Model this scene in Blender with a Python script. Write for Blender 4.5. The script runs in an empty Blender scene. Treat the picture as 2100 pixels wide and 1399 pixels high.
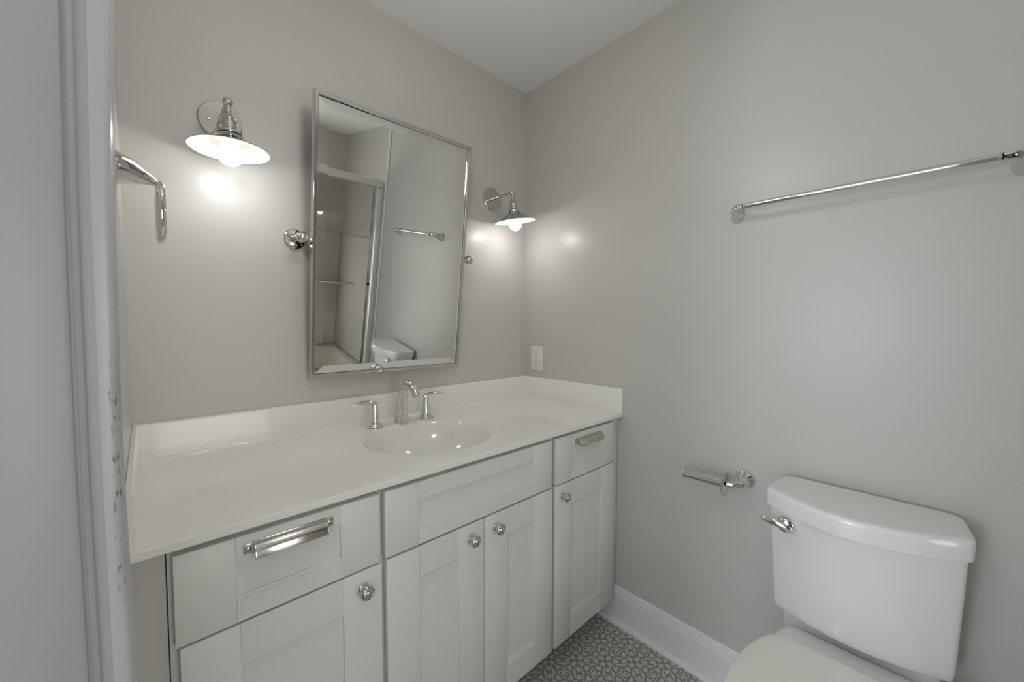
import bpy, bmesh, math
from mathutils import Vector, Matrix

scene = bpy.context.scene
COL = scene.collection
PI = math.pi

# ------------------------------------------------------------------ camera
cam_d = bpy.data.cameras.new('camera')
cam = bpy.data.objects.new('camera', cam_d)
COL.objects.link(cam)
F_PX = 806.97
cam_d.sensor_fit = 'HORIZONTAL'
cam_d.sensor_width = 36.0
cam_d.lens = F_PX * 36.0 / 2100.0
cam_d.clip_start = 0.01
YAW, PITCH, ROLL = 0.8190, -0.04667, 0.00168
_f = Vector((math.cos(PITCH) * math.cos(YAW), math.cos(PITCH) * math.sin(YAW), math.sin(PITCH)))
_r = _f.cross(Vector((0, 0, 1))).normalized()
_u = _r.cross(_f)
_r2 = math.cos(ROLL) * _r + math.sin(ROLL) * _u
_u2 = -math.sin(ROLL) * _r + math.cos(ROLL) * _u
_m = Matrix(((_r2.x, _u2.x, -_f.x), (_r2.y, _u2.y, -_f.y), (_r2.z, _u2.z, -_f.z))).to_4x4()
_m.translation = Vector((-1.4530, -1.4541, 1.2783))
cam.matrix_world = _m
cam_d.dof.use_dof = True
cam_d.dof.focus_distance = 1.7
cam_d.dof.aperture_fstop = 6.0
scene.camera = cam

# ------------------------------------------------------------------ world, light, exposure
BULB = 35          # bulb emission strength
WORLD = 1.42         # soft light of the neighbouring room, coming in through the doorway
DAY = 16           # window across the neighbouring room
TUB_FILL = 11.5  # fill panel at the tub wall, added to lift the overall brightness
GLOBE_FILL = 3.8            # globe fill light, added out of view to brighten the room
w = bpy.data.worlds.new('world')
scene.world = w
w.use_nodes = True
_bg = w.node_tree.nodes['Background']
_bg.inputs[0].default_value = (0.90, 0.95, 1.0, 1)
_bg.inputs[1].default_value = WORLD
scene.view_settings.view_transform = 'Standard'
scene.view_settings.look = 'None'
scene.view_settings.gamma = 1.0
scene.view_settings.use_curve_mapping = False
scene.view_settings.exposure = 0.43


def area(name, loc, target, sx, sy, power, color):
    d = bpy.data.lights.new(name, 'AREA')
    d.shape = 'RECTANGLE'
    d.size, d.size_y = sx, sy
    d.energy = power
    d.color = color
    o = bpy.data.objects.new(name, d)
    COL.objects.link(o)
    o.location = loc
    o.rotation_euler = (Vector(target) - Vector(loc)).to_track_quat('-Z', 'Y').to_euler()
    return o


area('daylight_window', (-4.6, -0.72, 1.25), (0, -1.2, 1.0), 0.45, 0.9, DAY, (0.84, 0.92, 1.0))

area('tub_fill_light', (-1.03, -2.770, 1.10), (-1.03, 0, 1.10), 0.75, 1.2, TUB_FILL, (0.95, 0.97, 1.0))  # added fill light, no real window stands here


# ------------------------------------------------------------------ materials


def srgb(r, g, b):
    def c(v):
        v /= 255.0
        return v / 12.92 if v <= 0.04045 else ((v + 0.055) / 1.055) ** 2.4
    return (c(r), c(g), c(b), 1.0)


def mat(name, col, rough=0.5, metal=0.0, spec=0.5, coat=0.0, bump=0.0, bscale=200.0, var=0.0):
    m = bpy.data.materials.new(name)
    m.use_nodes = True
    nt = m.node_tree
    b = nt.nodes['Principled BSDF']
    b.inputs['Base Color'].default_value = col
    b.inputs['Roughness'].default_value = rough
    b.inputs['Metallic'].default_value = metal
    b.inputs['Specular IOR Level'].default_value = spec
    b.inputs['Coat Weight'].default_value = coat
    b.inputs['Coat Roughness'].default_value = 0.05
    if bump or var:
        tc = nt.nodes.new('ShaderNodeTexCoord')
        n = nt.nodes.new('ShaderNodeTexNoise')
        n.inputs['Scale'].default_value = bscale
        n.inputs['Detail'].default_value = 3
        nt.links.new(tc.outputs['Object'], n.inputs['Vector'])
        if bump:
            bp = nt.nodes.new('ShaderNodeBump')
            bp.inputs['Strength'].default_value = bump
            bp.inputs['Distance'].default_value = 0.001
            nt.links.new(n.outputs['Fac'], bp.inputs['Height'])
            nt.links.new(bp.outputs['Normal'], b.inputs['Normal'])
        if var:
            mx = nt.nodes.new('ShaderNodeMix')
            mx.data_type = 'RGBA'
            mx.inputs[6].default_value = col
            mx.inputs[7].default_value = (col[0] * (1 - var), col[1] * (1 - var), col[2] * (1 - var), 1)
            nt.links.new(n.outputs['Fac'], mx.inputs[0])
            nt.links.new(mx.outputs[2], b.inputs['Base Color'])
    return m


M_WALL = mat('greige_wall_paint', srgb(200, 198, 193), 0.34, bump=0.08, bscale=260)
M_CEIL = mat('white_ceiling_paint', srgb(240, 240, 238), 0.8, bump=0.05, bscale=200)
M_TRIM = mat('white_gloss_trim_paint', srgb(232, 232, 230), 0.3, bump=0.05, bscale=40)
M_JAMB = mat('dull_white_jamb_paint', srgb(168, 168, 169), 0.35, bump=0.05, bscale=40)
M_CAB = mat('pale_grey_cabinet_paint', srgb(223, 223, 219), 0.38, bump=0.03, bscale=300)
M_CABIN = mat('cabinet_frame_paint', srgb(214, 214, 210), 0.45, bump=0.03, bscale=300)
M_TOP = mat('white_cultured_marble', srgb(240, 239, 235), 0.16, coat=0.3, var=0.02, bscale=6)
M_BASIN = mat('bisque_basin_marble', srgb(236, 233, 227), 0.12, coat=0.3, var=0.02, bscale=6)
M_CHROME = mat('polished_chrome', (0.74, 0.735, 0.72, 1), 0.07, metal=1.0)
M_NICKEL = mat('polished_nickel', (0.62, 0.605, 0.57, 1), 0.10, metal=1.0)
M_SATIN = mat('satin_nickel', (0.60, 0.59, 0.56, 1), 0.2, metal=1.0)
M_STEEL = mat('satin_steel', (0.62, 0.60, 0.56, 1), 0.24, metal=1.0)
M_DARK = mat('dark_recess', (0.02, 0.02, 0.018, 1), 0.6, bump=0.02)
M_CHINA = mat('white_vitreous_china', srgb(236, 236, 234), 0.1, coat=0.5, var=0.01, bscale=4)
M_SEAT = mat('white_seat_plastic', srgb(232, 231, 224), 0.25, bump=0.01, bscale=30)
M_PLASTIC = mat('white_outlet_plastic', srgb(228, 227, 223), 0.35, bump=0.01, bscale=60)
M_ENAMEL = mat('white_shade_enamel', srgb(238, 236, 230), 0.3, bump=0.01, bscale=60)
M_ACRYL = mat('white_acrylic', srgb(214, 212, 204), 0.22, bump=0.01, bscale=20)
M_ALU = mat('white_aluminium', srgb(214, 214, 210), 0.3, metal=0.25, bump=0.01, bscale=40)
M_MIRROR = mat('mirror_silver', (0.80, 0.80, 0.775, 1), 0.0, metal=1.0, bump=0.0)
M_BLACK = mat('black_rubber', (0.015, 0.015, 0.015, 1), 0.5, bump=0.02)


def bulb_mat(name, strength):
    m = bpy.data.materials.new(name)
    m.use_nodes = True
    nt = m.node_tree
    nt.nodes.clear()
    o = nt.nodes.new('ShaderNodeOutputMaterial')
    e = nt.nodes.new('ShaderNodeEmission')
    e.inputs[0].default_value = (1.0, 0.99, 0.97, 1)
    e.inputs[1].default_value = strength
    nt.links.new(e.outputs[0], o.inputs[0])
    return m


M_BULB = bulb_mat('lit_bulb', BULB)
M_NECK = bulb_mat('lit_bulb_neck', 1.5)
M_FILL_GLOBE = bulb_mat('fill_globe_glow', GLOBE_FILL / (4 * PI * PI * 0.08 * 0.08))  # glow of the added globe fill light


def glass_mat():
    m = bpy.data.materials.new('shower_glass')
    m.use_nodes = True
    nt = m.node_tree
    nt.nodes.clear()
    o = nt.nodes.new('ShaderNodeOutputMaterial')
    t = nt.nodes.new('ShaderNodeBsdfTransparent')
    t.inputs[0].default_value = (0.82, 0.81, 0.785, 1)
    g = nt.nodes.new('ShaderNodeBsdfGlossy')
    g.inputs['Roughness'].default_value = 0.02
    fr = nt.nodes.new('ShaderNodeFresnel')
    fr.inputs['IOR'].default_value = 1.7
    mx = nt.nodes.new('ShaderNodeMixShader')
    nt.links.new(fr.outputs[0], mx.inputs[0])
    nt.links.new(t.outputs[0], mx.inputs[1])
    nt.links.new(g.outputs[0], mx.inputs[2])
    nt.links.new(mx.outputs[0], o.inputs[0])
    return m


M_GLASS = glass_mat()


class Ex:
    """small expression builder over Math nodes"""
    nt = None

    def __init__(self, s):
        self.s = s

    @staticmethod
    def op(name, *a):
        n = Ex.nt.nodes.new('ShaderNodeMath')
        n.operation = name
        for i, v in enumerate(a):
            if isinstance(v, Ex):
                Ex.nt.links.new(v.s, n.inputs[i])
            else:
                n.inputs[i].default_value = v
        return Ex(n.outputs[0])

    def __add__(self, o): return Ex.op('ADD', self, o)
    def __sub__(self, o): return Ex.op('SUBTRACT', self, o)
    def __rsub__(self, o): return Ex.op('SUBTRACT', o, self)
    def __mul__(self, o): return Ex.op('MULTIPLY', self, o)
    __radd__ = __add__
    __rmul__ = __mul__


def eabs(a): return Ex.op('ABSOLUTE', a)
def emax(a, b): return Ex.op('MAXIMUM', a, b)
def emin(a, b): return Ex.op('MINIMUM', a, b)


def elen(a, b):
    return Ex.op('SQRT', a * a + b * b)


def ebelow(d, soft=0.012):
    """1 where d<0, soft edge"""
    n = Ex.nt.nodes.new('ShaderNodeMapRange')
    n.interpolation_type = 'SMOOTHSTEP'
    n.inputs['From Min'].default_value = -soft
    n.inputs['From Max'].default_value = soft
    n.inputs['To Min'].default_value = 1.0
    n.inputs['To Max'].default_value = 0.0
    Ex.nt.links.new(d.s, n.inputs['Value'])
    return Ex(n.outputs['Result'])


def floor_mat():
    m = bpy.data.materials.new('patterned_encaustic_tile')
    m.use_nodes = True
    nt = m.node_tree
    Ex.nt = nt
    b = nt.nodes['Principled BSDF']
    tc = nt.nodes.new('ShaderNodeTexCoord')
    sep = nt.nodes.new('ShaderNodeSeparateXYZ')
    nt.links.new(tc.outputs['Object'], sep.inputs[0])
    x = Ex(sep.outputs[0])
    y = Ex(sep.outputs[1])
    k = 1.0 / 0.1075 * math.sqrt(0.5)
    X = x + 0.1410
    Y = y + 0.5770
    u = (X + Y) * k
    v = (Y - X) * k
    ru = eabs(u - Ex.op('ROUND', u))
    rv = eabs(v - Ex.op('ROUND', v))
    A = emax(ru, rv)
    B = emin(ru, rv)
    # light strapwork
    q_a = emax(eabs(A - 0.5) - 0.125, 0.0)
    q_b = emax(B - 0.050, 0.0)
    d_med = elen(q_a, q_b) - 0.104                  # outer oval of a medallion
    d_bump = emax(eabs(A - 0.5) - 0.075, eabs(B - 0.165) - 0.030)
    d_petal = elen(A - 0.105, B - 0.105) - 0.070
    d_strap = emax(eabs(A - B) - 0.028, eabs(A + B - 0.40) - 0.20)
    d_strap2 = emax(eabs(A + B - 0.32) - 0.026, eabs(A - B - 0.06) - 0.10)
    d_star = elen(A - 0.325, B - 0.275) - 0.058
    d_star2 = emax(eabs(A - 0.30) - 0.10, eabs(B - 0.275) - 0.018)
    # small flower in the middle of each tile corner group
    P = 0.5 - A
    Q = 0.5 - B
    d_fl = eabs(elen(Q - 0.115, P * 1.5) - 0.085) - 0.022
    d_fl2 = eabs(elen(P + Q - 0.16, (Q - P) * 0.2) - 0.0) - 0.014
    light = emin(emin(emin(d_med, d_bump), emin(d_petal, d_strap)), emin(emin(d_star, d_star2), emin(d_fl, emin(d_fl2, d_strap2))))
    # dark details cut into it
    d_in = elen(q_a, q_b) - 0.060
    d_tref = elen(A - 0.365, B) - 0.062
    d_tref2 = elen(A - 0.405, B - 0.034) - 0.032
    dark_in = emax(d_in, 0.0 - emin(d_tref, d_tref2))
    d_arm = emax(B - 0.014, A - 0.16)
    d_head = eabs(A - 0.165) * 0.8 + B - 0.045
    dark = emin(dark_in, emin(d_arm, d_head))
    mask = ebelow(light) * (1.0 - ebelow(dark))
    # wear and tile grout
    nz = nt.nodes.new('ShaderNodeTexNoise')
    nz.inputs['Scale'].default_value = 9.0
    nz.inputs['Detail'].default_value = 4.0
    nt.links.new(tc.outputs['Object'], nz.inputs['Vector'])
    mx = nt.nodes.new('ShaderNodeMix')
    mx.data_type = 'RGBA'
    mx.inputs[6].default_value = srgb(150, 149, 143)
    mx.inputs[7].default_value = srgb(214, 213, 206)
    nt.links.new(mask.s, mx.inputs[0])
    mx2 = nt.nodes.new('ShaderNodeMix')
    mx2.data_type = 'RGBA'
    mx2.blend_type = 'MULTIPLY'
    mx2.inputs[7].default_value = (0.86, 0.85, 0.84, 1)
    nt.links.new(nz.outputs['Fac'], mx2.inputs[0])
    nt.links.new(mx.outputs[2], mx2.inputs[6])
    nt.links.new(mx2.outputs[2], b.inputs['Base Color'])
    b.inputs['Roughness'].default_value = 0.4
    return m


M_FLOOR = floor_mat()


def casing_mat():
    """white trim paint with dark scuff marks along the arris, where the door latch has rubbed"""
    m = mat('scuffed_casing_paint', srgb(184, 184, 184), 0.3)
    nt = m.node_tree
    Ex.nt = nt
    b = nt.nodes['Principled BSDF']
    tc = nt.nodes.new('ShaderNodeTexCoord')
    sep = nt.nodes.new('ShaderNodeSeparateXYZ')
    nt.links.new(tc.outputs['Object'], sep.inputs[0])
    x = Ex(sep.outputs[0])
    z = Ex(sep.outputs[2])
    mp = nt.nodes.new('ShaderNodeMapping')
    mp.inputs['Scale'].default_value = (260, 260, 75)
    nt.links.new(tc.outputs['Object'], mp.inputs[0])
    nz = nt.nodes.new('ShaderNodeTexNoise')
    nz.inputs['Scale'].default_value = 1.0
    nz.inputs['Detail'].default_value = 2.5
    nt.links.new(mp.outputs[0], nz.inputs['Vector'])
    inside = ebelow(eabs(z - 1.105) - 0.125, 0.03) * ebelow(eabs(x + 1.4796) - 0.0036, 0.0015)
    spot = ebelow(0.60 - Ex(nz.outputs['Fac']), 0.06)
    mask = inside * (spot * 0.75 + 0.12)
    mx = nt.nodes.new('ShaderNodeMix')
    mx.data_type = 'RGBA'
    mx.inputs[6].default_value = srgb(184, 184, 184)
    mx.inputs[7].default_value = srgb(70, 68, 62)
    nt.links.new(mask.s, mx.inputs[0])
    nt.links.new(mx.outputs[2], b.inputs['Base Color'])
    return m


M_CASING = casing_mat()

# ------------------------------------------------------------------ mesh helpers


def new():
    return bmesh.new()


def add_box(bm, x0, x1, y0, y1, z0, z1, bev=0.0, seg=2):
    vs = [bm.verts.new((x, y, z)) for x in (x0, x1) for y in (y0, y1) for z in (z0, z1)]
    q = [(0, 1, 3, 2), (4, 6, 7, 5), (0, 4, 5, 1), (2, 3, 7, 6), (0, 2, 6, 4), (1, 5, 7, 3)]
    fs = [bm.faces.new([vs[i] for i in f]) for f in q]
    if bev:
        es = list({e for f in fs for e in f.edges})
        bmesh.ops.bevel(bm, geom=es, offset=bev, segments=seg, affect='EDGES', profile=0.5, clamp_overlap=True)
    return bm


def add_rings(bm, rings, cap0=True, cap1=True, closed=True):
    rv = [[bm.verts.new(p) for p in r] for r in rings]
    n = len(rv[0])
    for a, b in zip(rv, rv[1:]):
        for i in range(n if closed else n - 1):
            j = (i + 1) % n
            bm.faces.new((a[i], a[j], b[j], b[i]))
    if cap0:
        bm.faces.new(rv[0][::-1])
    if cap1:
        bm.faces.new(rv[-1])
    return bm


def axes(d):
    d = Vector(d).normalized()
    a = Vector((0, 0, 1)) if abs(d.z) < 0.9 else Vector((0, 1, 0))
    s = d.cross(a).normalized()
    return s, s.cross(d).normalized(), d


def add_lathe(bm, base, d, prof, n=40, cap0=True, cap1=True):
    """prof: list of (height along d, radius)"""
    s, t, d = axes(d)
    base = Vector(base)
    rings = []
    for h, r in prof:
        r = max(r, 0.0002)
        rings.append([base + d * h + s * (r * math.cos(2 * PI * i / n)) + t * (r * math.sin(2 * PI * i / n)) for i in range(n)])
    return add_rings(bm, rings, cap0, cap1)


def smooth_path(pts, k):
    """Catmull-Rom through tuples of any length"""
    out = []
    P = [pts[0]] + list(pts) + [pts[-1]]
    for i in range(1, len(P) - 2):
        a, b, c, d = P[i - 1], P[i], P[i + 1], P[i + 2]
        for j in range(k):
            t = j / k
            out.append(tuple(0.5 * (2 * b[q] + (c[q] - a[q]) * t + (2 * a[q] - 5 * b[q] + 4 * c[q] - d[q]) * t * t
                                    + (3 * b[q] - a[q] - 3 * c[q] + d[q]) * t ** 3) for q in range(len(b))))
    out.append(tuple(pts[-1]))
    return out


def add_tube(bm, pts, n=20, k=6, up=(0, 0, 1), closed=False):
    """pts: (x,y,z,ra[,rb]); ra sideways, rb along up"""
    P = [p if len(p) == 5 else (p[0], p[1], p[2], p[3], p[3]) for p in pts]
    if closed:
        P = P + [P[0]]
    if k > 1:
        if closed:
            Q = P[:-1]
            m = len(Q)
            ext = [Q[(i - 1) % m] for i in range(m + 3)]
            P = []
            for i in range(1, m + 1):
                a, b, c, d = ext[i - 1], ext[i], ext[i + 1], ext[i + 2]
                for j in range(k):
                    t = j / k
                    P.append(tuple(0.5 * (2 * b[q] + (c[q] - a[q]) * t + (2 * a[q] - 5 * b[q] + 4 * c[q] - d[q]) * t * t
                                          + (3 * b[q] - a[q] - 3 * c[q] + d[q]) * t ** 3) for q in range(5)))
        else:
            P = smooth_path(P, k)
    elif closed:
        P = P[:-1]
    V = [Vector(p[:3]) for p in P]
    rings = []
    up = Vector(up)
    N = len(V)
    for i in range(N):
        if closed:
            d = V[(i + 1) % N] - V[i - 1]
        else:
            d = V[min(i + 1, N - 1)] - V[max(i - 1, 0)]
        d.normalize()
        s = d.cross(up)
        if s.length < 0.05:
            s = d.cross(Vector((0, 1, 0)) if abs(d.y) < 0.9 else Vector((1, 0, 0)))
        s.normalize()
        t = s.cross(d).normalized()
        ra, rb = P[i][3], P[i][4]
        rings.append([V[i] + s * (ra * math.cos(2 * PI * j / n)) + t * (rb * math.sin(2 * PI * j / n)) for j in range(n)])
    if closed:
        rings.append(rings[0])
        rv = [[bm.verts.new(p) for p in r] for r in rings[:-1]]
        for i in range(N):
            a, b = rv[i], rv[(i + 1) % N]
            for j in range(n):
                jj = (j + 1) % n
                bm.faces.new((a[j], a[jj], b[jj], b[j]))
        return bm
    return add_rings(bm, rings)


def add_sphere(bm, c, r, n=24, sc=(1, 1, 1)):
    prof = [(-r * math.cos(PI * i / n), r * math.sin(PI * i / n)) for i in range(n + 1)]
    s0 = len(bm.verts)
    add_lathe(bm, (0, 0, 0), (0, 0, 1), prof, n * 2)
    bm.verts.ensure_lookup_table()
    for v in bm.verts[s0:]:
        v.co = Vector((v.co.x * sc[0] + c[0], v.co.y * sc[1] + c[1], v.co.z * sc[2] + c[2]))
    return bm


def add_prism(bm, prof, axis, a, b):
    """extrude a closed 2-D profile along an axis; profile coords fill the two other axes in xyz order"""
    def pt(p, v):
        return {'x': (v, p[0], p[1]), 'y': (p[0], v, p[1]), 'z': (p[0], p[1], v)}[axis]
    return add_rings(bm, [[pt(p, a) for p in prof], [pt(p, b) for p in prof]])


def finish(name, bm, m, loc=(0, 0, 0), smooth=None):
    bmesh.ops.recalc_face_normals(bm, faces=bm.faces[:])
    me = bpy.data.meshes.new(name)
    L = Vector(loc)
    for v in bm.verts:
        v.co -= L
    bm.to_mesh(me)
    bm.free()
    for x in (m if isinstance(m, (list, tuple)) else [m]):
        me.materials.append(x)
    if smooth is not None:
        me.shade_smooth()
        me.set_sharp_from_angle(angle=math.radians(smooth))
    o = bpy.data.objects.new(name, me)
    COL.objects.link(o)
    return o


def thing(name, loc, label, cat, group=None):
    o = bpy.data.objects.new(name, None)
    o.empty_display_size = 0.05
    COL.objects.link(o)
    o.location = loc
    o['label'] = label
    o['category'] = cat
    if group:
        o['group'] = group
    return o


def part(name, bm, m, root, parent=None, smooth=40, label=None):
    """geometry is given in world coordinates; root sits at its own location"""
    o = finish(name, bm, m, root.location, smooth)
    o.parent = parent or root
    if label:
        o['label'] = label
    return o


def struct(name, bm, m, smooth=None):
    o = finish(name, bm, m, (0, 0, 0), smooth)
    o['kind'] = 'structure'
    return o


def kids(o):
    return [c for c in COL.objects if c.parent == o]


def dup(src, loc, label):
    r = src.copy()
    COL.objects.link(r)
    r.location = loc
    r['label'] = label

    def rec(a, b):
        for ch in kids(a):
            c = ch.copy()
            COL.objects.link(c)
            c.parent = b
            rec(ch, c)
    rec(src, r)
    return r


# ------------------------------------------------------------------ room shell
XL = -1.4845          # left wall face
H = 2.44
YF = -2.80            # far end of the tub alcove
DY0, DY1, DH = -1.50, -0.85, 2.04     # doorway in the left wall
WT = 0.115

struct('floor', add_box(new(), -4.2, 0.1, YF - 0.1, 0.1, -0.08, 0.0), M_FLOOR)
struct('ceiling', add_box(new(), XL - WT, 0.1, YF - 0.1, 0.1, H, H + 0.08), M_CEIL)
struct('light_block_wall', add_box(new(), -4.2, XL - WT, -2.05, -1.95, 0, H), M_WALL)  # unseen wall added outside the doorway to cut light reaching the jamb
struct('wall_back', add_box(new(), XL - WT, 0.1, 0.0, 0.1, 0, H), M_WALL)
struct('wall_right', add_box(new(), 0.0, 0.1, YF - 0.1, 0.0, 0, H), M_WALL)
struct('wall_front', add_box(new(), XL - WT, 0.0, YF - 0.1, YF, 0, H), M_WALL)
bm = new()
add_box(bm, XL - WT, XL, DY1 + 0.019, 0.0, 0, H)
add_box(bm, XL - WT, XL, YF, DY0 - 0.019, 0, H)
add_box(bm, XL - WT, XL, DY0 - 0.019, DY1 + 0.019, DH + 0.019, H)
struct('wall_left', bm, M_WALL)


BOW = [(0.0, 0.0040), (0.60, 0.0040), (0.87, 0.0021), (0.99, 0.0004), (1.11, -0.0009), (1.20, -0.0005), (1.30, 0.0001), (1.38, 0.0007),
       (1.46, 0.0027), (1.54, 0.0047), (1.62, 0.0074), (1.75, 0.0085), (2.3, 0.0085)]


def bow(z):
    """the old door trim is slightly bowed along its height"""
    for (a, p), (b, q) in zip(BOW, BOW[1:]):
        if z <= b:
            t = max(0.0, (z - a) / (b - a))
            return p + (q - p) * t
    return BOW[-1][1]


def vertical_profile(bm, prof, z0, z1, k=1.0, n=60):
    """prof in (x, y), bowed in x along z"""
    rings = []
    for i in range(n + 1):
        z = z0 + (z1 - z0) * i / n
        dx = k * (bow(z - 0.03) + bow(z) + bow(z + 0.03)) / 3
        rings.append([(x + dx, y, z) for x, y in prof])
    return add_rings(bm, rings)


# far jamb with its door stop and rounded arris (faces the camera), near jamb, head
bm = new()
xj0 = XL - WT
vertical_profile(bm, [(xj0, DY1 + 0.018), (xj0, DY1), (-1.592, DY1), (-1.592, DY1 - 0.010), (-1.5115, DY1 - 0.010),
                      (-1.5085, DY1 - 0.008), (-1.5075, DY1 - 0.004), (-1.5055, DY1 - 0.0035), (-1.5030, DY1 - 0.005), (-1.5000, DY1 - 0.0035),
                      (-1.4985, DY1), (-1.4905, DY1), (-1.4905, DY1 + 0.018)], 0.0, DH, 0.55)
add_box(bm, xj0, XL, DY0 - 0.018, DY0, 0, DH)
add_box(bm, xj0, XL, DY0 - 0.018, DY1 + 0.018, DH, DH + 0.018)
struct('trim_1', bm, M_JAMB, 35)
# casing on the bathroom side
bm = new()
cx0, cx1 = XL + 0.0002, XL + 0.0088
yE = DY1 + 0.0006
prof = [(-1.4990, DY1 + 0.004), (-1.4990, DY1 + 0.0004), (-1.4900, DY1 + 0.0003), (cx1 - 0.006, yE - 0.0005), (cx1 - 0.0025, yE + 0.0005), (cx1 - 0.0006, yE + 0.0025), (cx1, yE + 0.006),
        (cx1, yE + 0.012), (cx1 - 0.002, yE + 0.016), (cx1 - 0.002, yE + 0.05), (cx1 + 0.001, yE + 0.06), (cx0, yE + 0.065), (cx0, yE + 0.02)]
vertical_profile(bm, prof, 0.0, DH + 0.07)
add_box(bm, cx0, cx1, DY0 - 0.069, DY0 - 0.004, 0, DH + 0.07, 0.003)
add_box(bm, cx0, cx1, DY0 - 0.004, yE, DH + 0.004, DH + 0.07, 0.003)
struct('trim_2', bm, M_CASING, 35)

# baseboard on the right wall with its shoe moulding
bm = new()
prof = [(-0.0005, 0.0), (-0.0155, 0.0), (-0.0155, 0.118), (-0.0125, 0.122), (-0.0150, 0.126), (-0.0150, 0.131), (-0.0110, 0.140), (-0.0105, 0.149), (-0.0075, 0.153), (-0.0005, 0.153)]
add_prism(bm, prof, 'y', -0.484, -1.872)
bb = struct('baseboard_right', bm, M_TRIM, 30)
bm = new()
R = 0.019
prof = [(-0.0157, 0.0002)] + [(-0.0157 - R * math.cos(a), R * math.sin(a) + 0.0002) for a in [PI / 2 * i / 8 for i in range(9)]]
add_prism(bm, prof, 'y', -0.484, -1.872)
sh = finish('shoe_moulding', bm, M_TRIM, (0, 0, 0), 40)
sh.parent = bb

# filler strip between the left wall and the cabinets
struct('trim_3', add_box(new(), XL + 0.0005, -1.4386, -0.5565, -0.541, 0.0, 0.8850, 0.001), M_WALL)
# corner bead where the tub alcove begins
struct('trim_4', add_box(new(), -0.014, -0.0005, -1.896, -1.874, 0.0, H - 0.001, 0.003), M_TRIM, 40)

# ------------------------------------------------------------------ vanity cabinets
YD = -0.575          # front face of doors
YB = -0.5560         # back of doors
YFR = -0.5555        # front of the face frame
GC = 'vanity base cabinets under the white top'


def carcass_bm(x0, x1):
    bm = new()
    t = 0.016
    zb, zt = 0.113, 0.8848
    add_box(bm, x0, x1, YFR, YFR + 0.018, zb, zt, 0.0006, 1)          # face frame
    add_box(bm, x0, x0 + t, YFR + 0.018, -0.006, zb, zt)
    add_box(bm, x1 - t, x1, YFR + 0.018, -0.006, zb, zt)
    add_box(bm, x0 + t, x1 - t, YFR + 0.018, -0.006, zb, zb + t)
    add_box(bm, x0 + t, x1 - t, -0.012, -0.006, zb + t, zt)
    return bm


def rail_profile(z_out, z_in, th):
    """rail section (y, z): plain on the outer side, sticking slope on the inner side"""
    s = 1 if z_in > z_out else -1
    c = 0.0075
    return [(YB, z_out), (YD + 0.001, z_out), (YD, z_out + s * 0.001), (YD, z_in - s * (c + 0.0008)), (YD + 0.0006, z_in - s * c), (YD + 0.0026, z_in - s * c),
            (YD + 0.0030, z_in - s * 0.0008), (YD + 0.0036, z_in), (YD + 0.0070, z_in), (YB, z_in)]


def front_bm(x0, x1, z0, z1, stile, rail):
    bm = new()
    add_box(bm, x0, x0 + stile, YD, YB, z0, z1, 0.0011, 2)
    add_box(bm, x1 - stile, x1, YD, YB, z0, z1, 0.0011, 2)
    a, b = x0 + stile + 0.0001, x1 - stile - 0.0001
    add_prism(bm, rail_profile(z0, z0 + rail, 0), 'x', a, b)
    add_prism(bm, rail_profile(z1, z1 - rail, 0), 'x', a, b)
    add_box(bm, a, b, YD + 0.0065, YB - 0.004, z0 + rail - 0.002, z1 - rail + 0.002)
    return bm


def knob_bm(x, z):
    bm = new()
    prof = [(0, 0.0108), (0.002, 0.0112), (0.0035, 0.0100), (0.0048, 0.0078), (0.0100, 0.0066), (0.0150, 0.0074), (0.0180, 0.0120), (0.0195, 0.0150),
            (0.0220, 0.0165), (0.0250, 0.0165), (0.0270, 0.0152), (0.0273, 0.0138), (0.0265, 0.0128), (0.0278, 0.0118), (0.0312, 0.0085), (0.0328, 0.0045), (0.0332, 0.0)]
    add_lathe(bm, (x, YD - 0.0001, z), (0, -1, 0), prof, 40)
    return bm


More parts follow.
